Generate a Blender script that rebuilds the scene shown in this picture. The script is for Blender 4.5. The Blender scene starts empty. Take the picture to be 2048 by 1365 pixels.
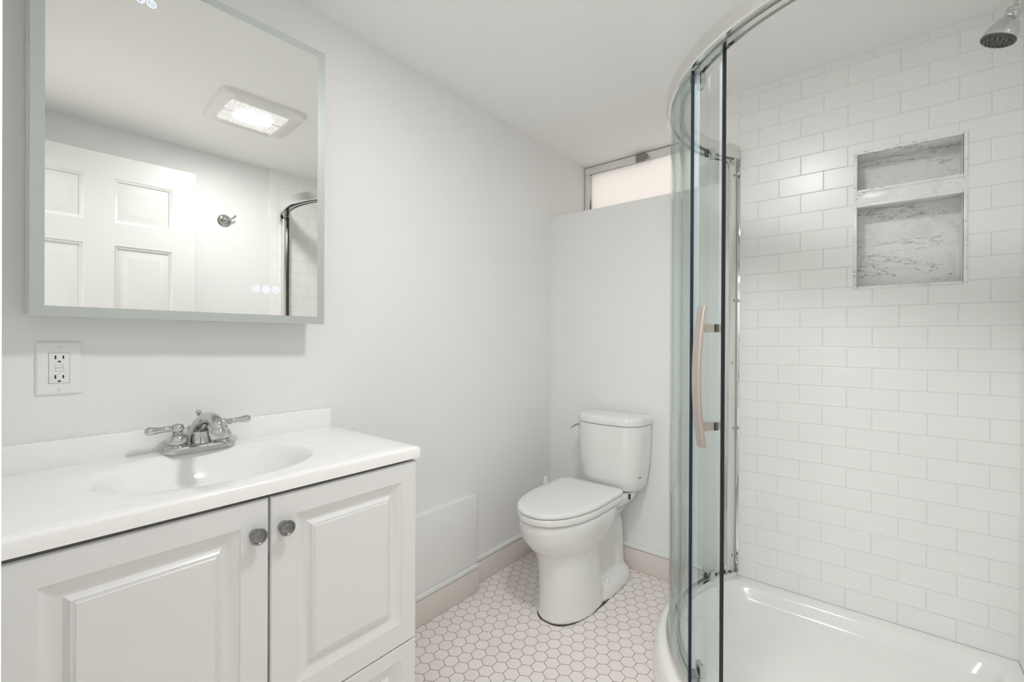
import bpy, bmesh, math, random
from mathutils import Vector, Matrix

random.seed(4)
PI = math.pi
scene = bpy.context.scene
COL = scene.collection
CZ = 1.145                      # eye height

# ------------------------------------------------------------------ camera
cam_d = bpy.data.cameras.new('camera')
cam = bpy.data.objects.new('camera', cam_d)
COL.objects.link(cam)
yaw, pit, rol = 0.6877, -0.0021, 0.0046
F = Vector((-math.sin(yaw) * math.cos(pit), math.cos(yaw) * math.cos(pit), math.sin(pit)))
R0 = Vector((math.cos(yaw), math.sin(yaw), 0))
U0 = R0.cross(F)
Rv = R0 * math.cos(rol) + U0 * math.sin(rol)
Uv = U0 * math.cos(rol) - R0 * math.sin(rol)
M = Matrix((Rv, Uv, -F)).transposed().to_4x4()
M.translation = Vector((0, 0, CZ))
cam.matrix_world = M
cam_d.sensor_fit = 'HORIZONTAL'
cam_d.sensor_width = 36.0
cam_d.lens = 36.0 * 901.08 / 2048
cam_d.clip_start = 0.01
scene.camera = cam

# ------------------------------------------------------------------ world, exposure, hall fill light
world = bpy.data.worlds.new('world')
scene.world = world
world.use_nodes = True
wb = world.node_tree.nodes['Background']
wb.inputs[0].default_value = (1.0, 0.97, 0.94, 1)
wb.inputs[1].default_value = 1.3
scene.view_settings.view_transform = 'Standard'
scene.view_settings.look = 'None'
scene.view_settings.gamma = 1.0
scene.view_settings.exposure = 0.08
scene.view_settings.use_curve_mapping = False
scene.cycles.use_denoising = True
scene.cycles.max_bounces = 14
scene.cycles.diffuse_bounces = 9
scene.cycles.transparent_max_bounces = 24
scene.cycles.sample_clamp_indirect = 6.0
LAMP = 166.0                    # radiance of the bulb in the ceiling fixture
hl = bpy.data.lights.new('hall_fill_light', 'AREA')
hl.shape = 'RECTANGLE'
hl.size, hl.size_y = 1.2, 0.9
hl.energy = 33.0
hl.color = (1.0, 0.995, 0.985)
hlo = bpy.data.objects.new('hall_fill_light', hl)
COL.objects.link(hlo)
hlo.location = (-0.1, -1.05, 2.385)     # added fill lamp on the unseen hall ceiling, shining down

# ------------------------------------------------------------------ materials
def nodes_of(name):
    m = bpy.data.materials.new(name)
    m.use_nodes = True
    nt = m.node_tree
    return m, nt, nt.nodes['Principled BSDF'], nt.nodes['Material Output']

def pm(name, col, rough=0.5, metal=0.0, coat=0.0, emit=None, es=0.0, bump=0.0, bscale=200.0, var=0.0):
    m, nt, p, out = nodes_of(name)
    p.inputs['Base Color'].default_value = (*col, 1)
    p.inputs['Roughness'].default_value = rough
    p.inputs['Metallic'].default_value = metal
    p.inputs['Coat Weight'].default_value = coat
    p.inputs['Coat Roughness'].default_value = 0.06
    if emit:
        p.inputs['Emission Color'].default_value = (*emit, 1)
        p.inputs['Emission Strength'].default_value = es
    tc = nt.nodes.new('ShaderNodeTexCoord')
    nz = nt.nodes.new('ShaderNodeTexNoise')
    nz.inputs['Scale'].default_value = bscale
    nz.inputs['Detail'].default_value = 3
    nt.links.new(tc.outputs['Object'], nz.inputs['Vector'])
    if bump:
        b = nt.nodes.new('ShaderNodeBump')
        b.inputs['Strength'].default_value = bump
        b.inputs['Distance'].default_value = 0.002
        nt.links.new(nz.outputs['Fac'], b.inputs['Height'])
        nt.links.new(b.outputs['Normal'], p.inputs['Normal'])
    mx = nt.nodes.new('ShaderNodeMix')
    mx.data_type = 'RGBA'
    v = var or 0.01
    mx.inputs[6].default_value = (*[c * (1 - v) for c in col], 1)
    mx.inputs[7].default_value = (*[min(1, c * (1 + v)) for c in col], 1)
    nt.links.new(nz.outputs['Fac'], mx.inputs[0])
    nt.links.new(mx.outputs[2], p.inputs['Base Color'])
    return m

WALL = pm('wall_paint', (0.838, 0.838, 0.831), 0.42, bump=0.03, bscale=350)
CEIL = pm('ceiling_paint', (0.925, 0.923, 0.915), 0.7, bump=0.02, bscale=300)
DOORW = pm('door_paint', (0.68, 0.678, 0.668), 0.32)
CAB = pm('cabinet_white', (0.77, 0.77, 0.757), 0.30)
MARB = pm('cultured_marble', (0.925, 0.923, 0.91), 0.14, coat=0.3)
CERA = pm('ceramic', (0.80, 0.805, 0.79), 0.10, coat=0.4)
ACRY = pm('acrylic', (0.86, 0.86, 0.845), 0.14, coat=0.2)
PLAS = pm('white_plastic', (0.84, 0.84, 0.825), 0.28)
GREYP = pm('grey_line', (0.45, 0.45, 0.44), 0.5)
BLACK = pm('black_void', (0.01, 0.01, 0.01), 0.6)
DARK = pm('dark_gap', (0.05, 0.05, 0.048), 0.6)  # near-black; the gap strips wear it as painted shade
CHROME = pm('chrome', (0.60, 0.60, 0.59), 0.05, 1.0)
SATIN = pm('polished_aluminium', (0.80, 0.80, 0.785), 0.16, 1.0)
POLN = pm('polished_nickel', (0.56, 0.51, 0.46), 0.07, 1.0)
NICK = pm('brushed_nickel', (0.66, 0.60, 0.55), 0.32, 1.0, bump=0.05, bscale=600)
KNOB = pm('aged_pewter', (0.26, 0.26, 0.25), 0.30, 1.0, var=0.15, bscale=150)
GALV = pm('galvanised', (0.33, 0.33, 0.31), 0.5, 0.8, var=0.3, bscale=120)
RUBBER = pm('black_rubber', (0.012, 0.009, 0.008), 0.35)
DGREY = pm('dark_grey_plastic', (0.07, 0.07, 0.068), 0.35)
NOZ = pm('nozzle_rubber', (0.22, 0.22, 0.21), 0.5)
MIRROR = pm('mirror_silver', (0.93, 0.935, 0.92), 0.0, 1.0)
FROST = pm('frosted_mirror_band', (0.50, 0.54, 0.52), 0.38, 0.3)
BEIGE = pm('beige_tile', (0.74, 0.685, 0.65), 0.32, var=0.02, bscale=60)
CAPW = pm('white_cap', (0.80, 0.81, 0.80), 0.25)
ICON = pm('icon_light', (0.8, 0.85, 1.0), 0.5, emit=(0.86, 0.92, 1.0), es=0.75)
ICONB = pm('icon_disc', (0.55, 0.62, 0.74), 0.5, emit=(0.62, 0.70, 0.86), es=0.15)
LENS = pm('lamp_lens', (1, 1, 1), 0.5, emit=(1.0, 0.995, 0.985), es=LAMP)
WOODF = pm('hall_floor_tile', (0.80, 0.79, 0.77), 0.5)

def tile_mat(name, ax, u0, v0, bw=0.154, rh=0.0778, off=0.5, mortar=0.0022):
    """subway tile; ax = the horizontal axis in world metres"""
    m, nt, p, out = nodes_of(name)
    tc = nt.nodes.new('ShaderNodeTexCoord')
    sp = nt.nodes.new('ShaderNodeSeparateXYZ')
    cb = nt.nodes.new('ShaderNodeCombineXYZ')
    nt.links.new(tc.outputs['Object'], sp.inputs[0])
    def sub(sock, k):
        a = nt.nodes.new('ShaderNodeMath'); a.operation = 'SUBTRACT'
        nt.links.new(sock, a.inputs[0]); a.inputs[1].default_value = k
        return a.outputs[0]
    nt.links.new(sub(sp.outputs[ax], u0), cb.inputs[0])
    nt.links.new(sub(sp.outputs['Z'], v0), cb.inputs[1])
    def brick(msize, smooth):
        br = nt.nodes.new('ShaderNodeTexBrick')
        br.offset = off
        br.inputs['Scale'].default_value = 1.0
        br.inputs['Brick Width'].default_value = bw
        br.inputs['Row Height'].default_value = rh
        br.inputs['Mortar Size'].default_value = msize
        br.inputs['Mortar Smooth'].default_value = smooth
        nt.links.new(cb.outputs[0], br.inputs['Vector'])
        return br
    b1 = brick(mortar * 0.5, 0.1)
    b1.inputs['Color1'].default_value = (0.875, 0.873, 0.86, 1)
    b1.inputs['Color2'].default_value = (0.885, 0.883, 0.87, 1)
    b1.inputs['Mortar'].default_value = (0.74, 0.735, 0.72, 1)
    b2 = brick(mortar * 1.4, 1.0)
    bp = nt.nodes.new('ShaderNodeBump')
    bp.invert = True
    bp.inputs['Strength'].default_value = 0.5
    bp.inputs['Distance'].default_value = 0.0018
    nt.links.new(b2.outputs['Fac'], bp.inputs['Height'])
    nt.links.new(b1.outputs['Color'], p.inputs['Base Color'])
    nt.links.new(bp.outputs['Normal'], p.inputs['Normal'])
    mr = nt.nodes.new('ShaderNodeMapRange')
    mr.inputs['To Min'].default_value = 0.27
    mr.inputs['To Max'].default_value = 0.6
    nt.links.new(b1.outputs['Fac'], mr.inputs['Value'])
    nt.links.new(mr.outputs[0], p.inputs['Roughness'])
    return m

ZROW = 1.067 + CZ - 27 * 0.0778
TILEB = tile_mat('subway_tile_back', 'X', -0.491, ZROW)
TILER = tile_mat('subway_tile_side', 'Y', 2.168, ZROW)
TRIMT = tile_mat('edge_tile', 'X', -0.552 - 0.061 * 4, ZROW + 0.02, bw=0.061, rh=0.1556, off=0.0)
TRIMR = tile_mat('edge_tile_side', 'Y', 1.148 - 0.057 * 4, ZROW + 0.02, bw=0.057, rh=0.1556, off=0.0)

def hex_mat():
    m, nt, p, out = nodes_of('hex_tile')
    P = 0.0513                       # centre spacing along X
    tc = nt.nodes.new('ShaderNodeTexCoord')
    L = nt.links.new
    def vm(op, a, b=None):
        n = nt.nodes.new('ShaderNodeVectorMath'); n.operation = op
        for i, s in enumerate((a, b)):
            if s is None: continue
            if isinstance(s, tuple): n.inputs[i].default_value = s
            else: L(s, n.inputs[i])
        return n
    def mt(op, a, b=None):
        n = nt.nodes.new('ShaderNodeMath'); n.operation = op
        for i, s in enumerate((a, b)):
            if s is None: continue
            if isinstance(s, (int, float)): n.inputs[i].default_value = s
            else: L(s, n.inputs[i])
        return n.outputs[0]
    r = (1.0, 1.7320508, 1.0); h = (0.5, 0.8660254, 0.0)
    q = vm('SUBTRACT', tc.outputs['Object'], (-1.052 - 40 * P, 1.237 - 40 * P * 1.7320508, 0)).outputs[0]
    q = vm('MULTIPLY', q, (1 / P, 1 / P, 0)).outputs[0]
    q = vm('ADD', q, h).outputs[0]
    a = vm('SUBTRACT', vm('MODULO', q, r).outputs[0], h).outputs[0]
    b = vm('SUBTRACT', vm('MODULO', vm('SUBTRACT', q, h).outputs[0], r).outputs[0], h).outputs[0]
    la = vm('LENGTH', a).outputs['Value']; lb = vm('LENGTH', b).outputs['Value']
    sel = mt('LESS_THAN', la, lb)
    mx = nt.nodes.new('ShaderNodeMix'); mx.data_type = 'VECTOR'
    L(sel, mx.inputs[0]); L(b, mx.inputs[4]); L(a, mx.inputs[5])
    g = vm('ABSOLUTE', mx.outputs[1]).outputs[0]
    sx = nt.nodes.new('ShaderNodeSeparateXYZ'); L(g, sx.inputs[0])
    d = vm('DOT_PRODUCT', g, (0.5, 0.8660254, 0)).outputs['Value']
    hd = mt('MAXIMUM', d, sx.outputs['X'])
    edge = mt('SUBTRACT', 0.5, hd)                 # 0 on the joint
    mr = nt.nodes.new('ShaderNodeMapRange')
    L(edge, mr.inputs['Value'])
    mr.inputs['From Min'].default_value = 0.013
    mr.inputs['From Max'].default_value = 0.024
    idv = vm('SUBTRACT', q, mx.outputs[1]).outputs[0]
    wn = nt.nodes.new('ShaderNodeTexWhiteNoise'); wn.noise_dimensions = '2D'
    L(vm('SNAP', vm('ADD', idv, (0.01, 0.01, 0)).outputs[0], (0.25, 0.25, 0.25)).outputs[0], wn.inputs['Vector'])
    cr = nt.nodes.new('ShaderNodeValToRGB')
    cr.color_ramp.elements[0].color = (0.83, 0.772, 0.75, 1)
    cr.color_ramp.elements[0].position = 0.0
    e = cr.color_ramp.elements.new(0.86); e.color = (0.855, 0.797, 0.77, 1)
    cr.color_ramp.elements[-1].color = (0.85, 0.812, 0.785, 1)
    cr.color_ramp.elements[-1].position = 0.92
    L(wn.outputs['Value'], cr.inputs[0])
    cm = nt.nodes.new('ShaderNodeMix'); cm.data_type = 'RGBA'
    L(mr.outputs[0], cm.inputs[0])
    cm.inputs[6].default_value = (0.16, 0.135, 0.115, 1)
    L(cr.outputs[0], cm.inputs[7])
    L(cm.outputs[2], p.inputs['Base Color'])
    p.inputs['Roughness'].default_value = 0.35
    m2 = nt.nodes.new('ShaderNodeMapRange'); L(edge, m2.inputs['Value'])
    m2.inputs['From Max'].default_value = 0.05
    bp = nt.nodes.new('ShaderNodeBump')
    bp.inputs['Strength'].default_value = 0.5
    bp.inputs['Distance'].default_value = 0.001
    L(m2.outputs[0], bp.inputs['Height'])
    L(bp.outputs['Normal'], p.inputs['Normal'])
    return m
HEX = hex_mat()

def marble_mat():
    m, nt, p, out = nodes_of('carrara_marble')
    L = nt.links.new
    tc = nt.nodes.new('ShaderNodeTexCoord')
    def noise(scale, detail, rough, dist):
        n = nt.nodes.new('ShaderNodeTexNoise')
        n.inputs['Scale'].default_value = scale
        n.inputs['Detail'].default_value = detail
        n.inputs['Roughness'].default_value = rough
        n.inputs['Distortion'].default_value = dist
        L(tc.outputs['Object'], n.inputs['Vector'])
        return n.outputs['Fac']
    def ramp(src, stops):
        c = nt.nodes.new('ShaderNodeValToRGB')
        els = c.color_ramp.elements
        els[0].position, els[0].color = stops[0][0], (*[stops[0][1]] * 3, 1)
        els[1].position, els[1].color = stops[-1][0], (*[stops[-1][1]] * 3, 1)
        for s in stops[1:-1]:
            e = els.new(s[0]); e.color = (*[s[1]] * 3, 1)
        L(src, c.inputs[0]); return c.outputs[0]
    def mul(a, b, f):
        x = nt.nodes.new('ShaderNodeMix'); x.data_type = 'RGBA'; x.blend_type = 'MULTIPLY'
        x.inputs[0].default_value = f
        L(a, x.inputs[6]); L(b, x.inputs[7]); return x.outputs[2]
    mp = nt.nodes.new('ShaderNodeMapping')
    mp.inputs['Rotation'].default_value = (0.0, math.radians(38), math.radians(20))
    mp.inputs['Scale'].default_value = (1.0, 1.0, 3.0)
    L(tc.outputs['Object'], mp.inputs['Vector'])
    def vnoise(scale, detail, rough, dist):
        f = noise(scale, detail, rough, dist)
        L(mp.outputs[0], f.node.inputs['Vector'])
        return f
    cloud = ramp(noise(11, 6, 0.65, 0.5), [(0.3, 0.74), (0.5, 0.87), (0.75, 0.91)])
    vein = ramp(vnoise(2.0, 9, 0.60, 0.3), [(0.0, 1.0), (0.4962, 1.0), (0.5, 0.15), (0.5038, 1.0), (1.0, 1.0)])
    vein2 = ramp(vnoise(6.0, 7, 0.66, 0.4), [(0.0, 1.0), (0.425, 1.0), (0.43, 0.35), (0.435, 1.0), (1.0, 1.0)])
    fade = ramp(noise(14, 2, 0.5, 0.0), [(0.0, 0.0), (0.42, 0.05), (0.58, 1.0), (1.0, 1.0)])
    fm = nt.nodes.new('ShaderNodeMix'); fm.data_type = 'RGBA'
    L(fade, fm.inputs[0]); fm.inputs[6].default_value = (1, 1, 1, 1); L(vein2, fm.inputs[7])
    speck = ramp(vnoise(48, 3, 0.65, 0.6), [(0.0, 0.15), (0.30, 0.25), (0.345, 1.0), (1.0, 1.0)])
    L(mul(mul(mul(cloud, vein, 0.8), fm.outputs[2], 0.7), speck, 0.75), p.inputs['Base Color'])
    p.inputs['Roughness'].default_value = 0.28
    return m
STONE = marble_mat()

def glass_mat():
    """thin toughened glass: clear surfaces with a Fresnel reflection, green body colour from absorption"""
    m = bpy.data.materials.new('shower_glass'); m.use_nodes = True
    nt = m.node_tree; nt.nodes.clear(); L = nt.links.new
    out = nt.nodes.new('ShaderNodeOutputMaterial')
    tr = nt.nodes.new('ShaderNodeBsdfTransparent')
    tr.inputs[0].default_value = (0.997, 0.999, 0.998, 1)
    gl = nt.nodes.new('ShaderNodeBsdfGlossy'); gl.inputs['Roughness'].default_value = 0.0
    fr = nt.nodes.new('ShaderNodeFresnel'); fr.inputs['IOR'].default_value = 1.45
    mx = nt.nodes.new('ShaderNodeMixShader')
    geo = nt.nodes.new('ShaderNodeNewGeometry')
    ff = nt.nodes.new('ShaderNodeMath'); ff.operation = 'SUBTRACT'; ff.inputs[0].default_value = 1.0
    L(geo.outputs['Backfacing'], ff.inputs[1])
    fm = nt.nodes.new('ShaderNodeMath'); fm.operation = 'MULTIPLY'
    L(fr.outputs[0], fm.inputs[0]); L(ff.outputs[0], fm.inputs[1])
    L(fm.outputs[0], mx.inputs[0]); L(tr.outputs[0], mx.inputs[1]); L(gl.outputs[0], mx.inputs[2])
    ab = nt.nodes.new('ShaderNodeVolumeAbsorption')
    ab.inputs['Color'].default_value = (0.36, 0.84, 0.73, 1)
    ab.inputs['Density'].default_value = 3.6
    L(mx.outputs[0], out.inputs['Surface']); L(ab.outputs[0], out.inputs['Volume'])
    return m
GLASS = glass_mat()

def seal_mat():
    m = bpy.data.materials.new('clear_seal'); m.use_nodes = True
    nt = m.node_tree; nt.nodes.clear(); L = nt.links.new
    out = nt.nodes.new('ShaderNodeOutputMaterial')
    tr = nt.nodes.new('ShaderNodeBsdfTransparent'); tr.inputs[0].default_value = (0.93, 0.97, 0.99, 1)
    df = nt.nodes.new('ShaderNodeBsdfPrincipled')
    df.inputs['Base Color'].default_value = (0.78, 0.85, 0.87, 1); df.inputs['Roughness'].default_value = 0.2
    mx = nt.nodes.new('ShaderNodeMixShader'); mx.inputs[0].default_value = 0.2
    L(tr.outputs[0], mx.inputs[1]); L(df.outputs[0], mx.inputs[2]); L(mx.outputs[0], out.inputs['Surface'])
    return m
SEAL = seal_mat()

def frosted_mat():
    m = bpy.data.materials.new('frosted_pane'); m.use_nodes = True
    nt = m.node_tree; nt.nodes.clear(); L = nt.links.new
    out = nt.nodes.new('ShaderNodeOutputMaterial')
    tl = nt.nodes.new('ShaderNodeBsdfTranslucent'); tl.inputs[0].default_value = (0.93, 0.91, 0.885, 1)
    p = nt.nodes.new('ShaderNodeBsdfPrincipled'); p.inputs['Base Color'].default_value = (0.8, 0.78, 0.76, 1)
    p.inputs['Roughness'].default_value = 0.5
    mx = nt.nodes.new('ShaderNodeMixShader'); mx.inputs[0].default_value = 0.15
    L(tl.outputs[0], mx.inputs[1]); L(p.outputs[0], mx.inputs[2]); L(mx.outputs[0], out.inputs['Surface'])
    return m
FPANE = frosted_mat()

# ------------------------------------------------------------------ mesh helpers
def link_mesh(name, bm, mat, parent=None, smooth=True, angle=38):
    bmesh.ops.remove_doubles(bm, verts=bm.verts, dist=1e-6)
    bmesh.ops.recalc_face_normals(bm, faces=bm.faces)
    lim = math.radians(angle)
    for f in bm.faces:
        f.smooth = smooth
    for e in bm.edges:
        if len(e.link_faces) == 2 and e.calc_face_angle(0) > lim:
            e.smooth = False
    me = bpy.data.meshes.new(name)
    bm.to_mesh(me); bm.free()
    for mm in (mat if isinstance(mat, (list, tuple)) else [mat]):
        me.materials.append(mm)
    o = bpy.data.objects.new(name, me)
    COL.objects.link(o)
    if parent:
        o.parent = parent
    return o

def tag(o, label=None, cat=None, group=None, kind=None):
    if label: o['label'] = label
    if cat: o['category'] = cat
    if group: o['group'] = group
    if kind: o['kind'] = kind
    return o

def thing(name, label, cat, loc=(0, 0, 0), group=None):
    o = bpy.data.objects.new(name, None)
    o.empty_display_size = 0.05
    COL.objects.link(o)
    o.location = loc
    return tag(o, label, cat, group)

def struct(name, bm, mat, label=None, **k):
    o = link_mesh(name, bm, mat, **k)
    return tag(o, label, None, None, 'structure')

def NB():
    return bmesh.new()

def box(bm, x0, x1, y0, y1, z0, z1, bev=0.0, seg=2, mi=0):
    vs = [bm.verts.new((x, y, z)) for x in (x0, x1) for y in (y0, y1) for z in (z0, z1)]
    fs = []
    for q in ((0, 1, 3, 2), (4, 6, 7, 5), (0, 4, 5, 1), (2, 3, 7, 6), (0, 2, 6, 4), (1, 5, 7, 3)):
        f = bm.faces.new([vs[i] for i in q]); f.material_index = mi; fs.append(f)
    if bev > 0:
        es = list({e for f in fs for e in f.edges})
        bmesh.ops.bevel(bm, geom=es, offset=bev, segments=seg, profile=0.5, affect='EDGES')
    return vs

def ring_bridge(bm, a, b):
    n = len(a)
    for i in range(n):
        bm.faces.new((a[i], a[(i + 1) % n], b[(i + 1) % n], b[i]))

def loft(bm, rings, cap0=True, cap1=True):
    rs = [[bm.verts.new(p) for p in r] for r in rings]
    for a, b in zip(rs, rs[1:]):
        ring_bridge(bm, a, b)
    if cap0: bm.faces.new(list(reversed(rs[0])))
    if cap1: bm.faces.new(rs[-1])
    return rs

def frame_from(axis):
    w = Vector(axis).normalized()
    u = w.orthogonal().normalized()
    return u, w.cross(u), w

def lathe(bm, prof, origin=(0, 0, 0), axis=(0, 0, 1), n=32):
    o = Vector(origin); u, v, w = frame_from(axis)
    rings = []
    for r, z in prof:
        r = max(r, 1e-4)
        rings.append([o + w * z + (u * math.cos(t) + v * math.sin(t)) * r for t in [2 * PI * i / n for i in range(n)]])
    return loft(bm, rings)

def spline(pts, n=8):
    P = [Vector(p) for p in pts]
    out = []
    for i in range(len(P) - 1):
        p0 = P[max(0, i - 1)]; p1 = P[i]; p2 = P[i + 1]; p3 = P[min(len(P) - 1, i + 2)]
        for k in range(n):
            t = k / n
            out.append(0.5 * ((2 * p1) + (p2 - p0) * t + (2 * p0 - 5 * p1 + 4 * p2 - p3) * t * t + (3 * p1 - p0 - 3 * p2 + p3) * t ** 3))
    out.append(P[-1])
    return out

def tube(bm, pts, rad, n=20, flat=1.0):
    P = [Vector(p) for p in pts]
    rad = rad if isinstance(rad, (list, tuple)) else [rad] * len(P)
    u = None; rings = []
    for i, p in enumerate(P):
        t = (P[min(i + 1, len(P) - 1)] - P[max(i - 1, 0)]).normalized()
        u = t.orthogonal().normalized() if u is None else (u - t * u.dot(t)).normalized()
        v = t.cross(u)
        rings.append([p + (u * math.cos(a) + v * math.sin(a) * flat) * rad[i] for a in [2 * PI * k / n for k in range(n)]])
    return loft(bm, rings)

def lerp_list(vals, n):
    """resample a list of radii to n entries"""
    out = []
    for i in range(n):
        t = i / (n - 1) * (len(vals) - 1)
        k = min(int(t), len(vals) - 2)
        f = t - k
        f = f * f * (3 - 2 * f)
        out.append(vals[k] * (1 - f) + vals[k + 1] * f)
    return out

def arc_slab(bm, c, r0, r1, a0, a1, z0, z1, n=64):
    """curved wall of plan radius r0..r1 between angles a0..a1 (degrees)"""
    rings = []
    for i in range(n + 1):
        a = math.radians(a0 + (a1 - a0) * i / n)
        d = Vector((math.cos(a), math.sin(a), 0))
        o = Vector((c[0], c[1], 0))
        rings.append([o + d * r0 + Vector((0, 0, z0)), o + d * r1 + Vector((0, 0, z0)),
                      o + d * r1 + Vector((0, 0, z1)), o + d * r0 + Vector((0, 0, z1))])
    loft(bm, rings)

def arc_profile(bm, c, prof, a0, a1, n=72):
    rings = []
    for i in range(n + 1):
        a = math.radians(a0 + (a1 - a0) * i / n)
        d = Vector((math.cos(a), math.sin(a), 0))
        o = Vector((c[0], c[1], 0))
        rings.append([o + d * r + Vector((0, 0, z)) for r, z in prof])
    loft(bm, rings)

def panel_slab(bm, origin, eu, ev, en, w, h, th, panels, prof, edge=0.0025):
    """slab w x h (eu, ev), front face along en, with raised-panel mouldings. panels: (u0,u1,v0,v1); prof: (inset, depth)"""
    o = Vector(origin); eu = Vector(eu); ev = Vector(ev); en = Vector(en)
    P = lambda u, v, d=0.0: bm.verts.new(o + eu * u + ev * v + en * d)
    us = sorted({edge, w - edge, *[p[0] for p in panels], *[p[1] for p in panels]})
    vs = sorted({edge, h - edge, *[p[2] for p in panels], *[p[3] for p in panels]})
    for i in range(len(us) - 1):
        for j in range(len(vs) - 1):
            mu = (us[i] + us[i + 1]) / 2; mv = (vs[j] + vs[j + 1]) / 2
            if any(p[0] < mu < p[1] and p[2] < mv < p[3] for p in panels):
                continue
            bm.faces.new((P(us[i], vs[j]), P(us[i + 1], vs[j]), P(us[i + 1], vs[j + 1]), P(us[i], vs[j + 1])))
    for (u0, u1, v0, v1) in panels:
        prev = None
        for ins, d in prof:
            ring = [P(u0 + ins, v0 + ins, d), P(u1 - ins, v0 + ins, d), P(u1 - ins, v1 - ins, d), P(u0 + ins, v1 - ins, d)]
            if prev: ring_bridge(bm, prev, ring)
            prev = ring
        bm.faces.new(prev)
    e = edge
    R = lambda k, d: [P(k, k, d), P(w - k, k, d), P(w - k, h - k, d), P(k, h - k, d)]
    a, b, c = R(e, 0), R(0, -e), R(0, -th)
    ring_bridge(bm, a, b); ring_bridge(bm, b, c)
    bm.faces.new(list(reversed(c)))

def sellipse(cx, cy, ax, ay, z, p=2.0, n=48):
    pts = []
    for i in range(n):
        t = 2 * PI * i / n
        c, s = math.cos(t), math.sin(t)
        pts.append(Vector((cx + ax * math.copysign(abs(c) ** (2 / p), c), cy + ay * math.copysign(abs(s) ** (2 / p), s), z)))
    return pts

XL, XR, YT, YH, YW2, HC = -1.4665, 0.347, 2.168, 2.135, 2.502, 1.0947 + CZ
YF = 0.016

# ------------------------------------------------------------------ room shell
bm = NB(); box(bm, -1.6, 0.45, -0.1, 2.62, -0.06, 0.0)
struct('floor', bm, HEX)
GX0, GX1, GY0, GY1 = -0.478, -0.234, 0.705, 0.962
bm = NB()
for q in ((-1.6, GX0 - 0.004, -0.1, 2.62), (GX1 + 0.004, 0.45, -0.1, 2.62), (GX0 - 0.004, GX1 + 0.004, -0.1, GY0 - 0.004), (GX0 - 0.004, GX1 + 0.004, GY1 + 0.004, 2.62)):
    box(bm, *q, HC, HC + 0.08)
struct('ceiling', bm, CEIL)
bm = NB(); box(bm, XL - 0.1, XL, -0.1, 2.62, 0, HC)
struct('wall_left', bm, WALL)
bm = NB(); box(bm, XL, -0.552, YH, YW2, 0, 0.703 + CZ); box(bm, -0.664, -0.552, YT - 0.004, YW2, 0.703 + CZ, HC)
struct('wall_back', bm, WALL)
bm = NB(); box(bm, XL, -0.552, YW2, 2.62, 0, 0.703 + CZ + 0.02)
struct('wall_window', bm, WALL)
# tiled shower walls, the back one with a hole for the two niches
NX0, NX1 = -0.087, 0.2235
NZ0, NZ1 = 0.199 + CZ, 0.722 + CZ
bm = NB()
for x0, x1, z0, z1 in ((-0.491, NX0, 0, HC), (NX1, XR + 0.1, 0, HC), (NX0, NX1, 0, NZ0), (NX0, NX1, NZ1, HC)):
    box(bm, x0, x1, YT, YT + 0.3, z0, z1)
struct('wall_shower_back', bm, TILEB)
bm = NB(); box(bm, -0.552, -0.491, YT, YT + 0.3, 0, HC, 0.0)
struct('trim_1', bm, TRIMT)
bm = NB(); box(bm, XR + 0.006, XR + 0.1, -0.1, 1.148, 0, HC)
struct('wall_right', bm, WALL)
bm = NB(); box(bm, XR, XR + 0.1, 1.205, YT, 0, HC)
struct('wall_shower_right', bm, TILER)
bm = NB(); box(bm, XR, XR + 0.1, 1.148, 1.205, 0, HC)
struct('trim_2', bm, TRIMR)
bm = NB()
box(bm, XL, -0.45, -0.1, YF, 0, HC); box(bm, 0.235, XR + 0.006, -0.1, YF, 0, HC); box(bm, -0.45, 0.235, -0.1, YF, 2.06, HC)
struct('wall_front', bm, WALL)
# hall beyond the open doorway, behind the camera
bm = NB(); box(bm, -1.6, 1.6, -1.9, -0.1, -0.06, 0)
struct('floor_hall', bm, WOODF)
bm = NB(); box(bm, -1.6, 1.6, -1.9, -0.1, 2.4, 2.46)
struct('ceiling_hall', bm, CEIL)
bm = NB(); box(bm, -1.6, 1.6, -1.96, -1.9, 0, 2.4)
struct('wall_hall_end', bm, WALL)
bm = NB(); box(bm, -1.66, -1.6, -1.96, -0.1, 0, 2.4); box(bm, 1.6, 1.66, -1.96, -0.1, 0, 2.4)
box(bm, 0.447, 1.6, -0.1, -0.04, 0, 2.4); box(bm, -1.6, 0.447, -0.1, -0.04, HC + 0.08, 2.4)
struct('wall_hall_sides', bm, WALL)

# boxed-in pipe chase beside the vanity
XB, YB, ZB = -1.427, 1.487, 0.437
bm = NB(); box(bm, XL, XB, 0.80, YB, 0, ZB, 0.0015)
struct('trim_3', bm, WALL)

# tiled baseboards with a white cap strip
def baseboard(name, segs):
    base = NB(); cap = NB()
    for (x0, x1, y0, y1, side) in segs:
        box(base, x0, x1, y0, y1, 0.0012, 0.1035, 0.0012)
        ex = 0.003
        if side == 'X': box(cap, x0, x1 + ex, y0, y1 + 0.0005, 0.1056, 0.127, 0.005, 3)
        elif side == 'Y': box(cap, x0, x1, y0 - ex, y1, 0.1056, 0.127, 0.005, 3)
    b = struct(name, base, BEIGE)
    c = link_mesh('cap', cap, CAPW, b)
    tag(c, 'white rounded cap strip')
    return b
baseboard('baseboard_left', [(XL, XL + 0.010, YB, YH, 'X')])
baseboard('baseboard_chase', [(XB, XB + 0.010, 0.80, YB + 0.010, 'X')])
baseboard('baseboard_back', [(XL, -0.62, YH - 0.010, YH, 'Y')])
baseboard('baseboard_right', [(XR - 0.006, XR + 0.006, 0.02, 1.148, 'N')])

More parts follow.
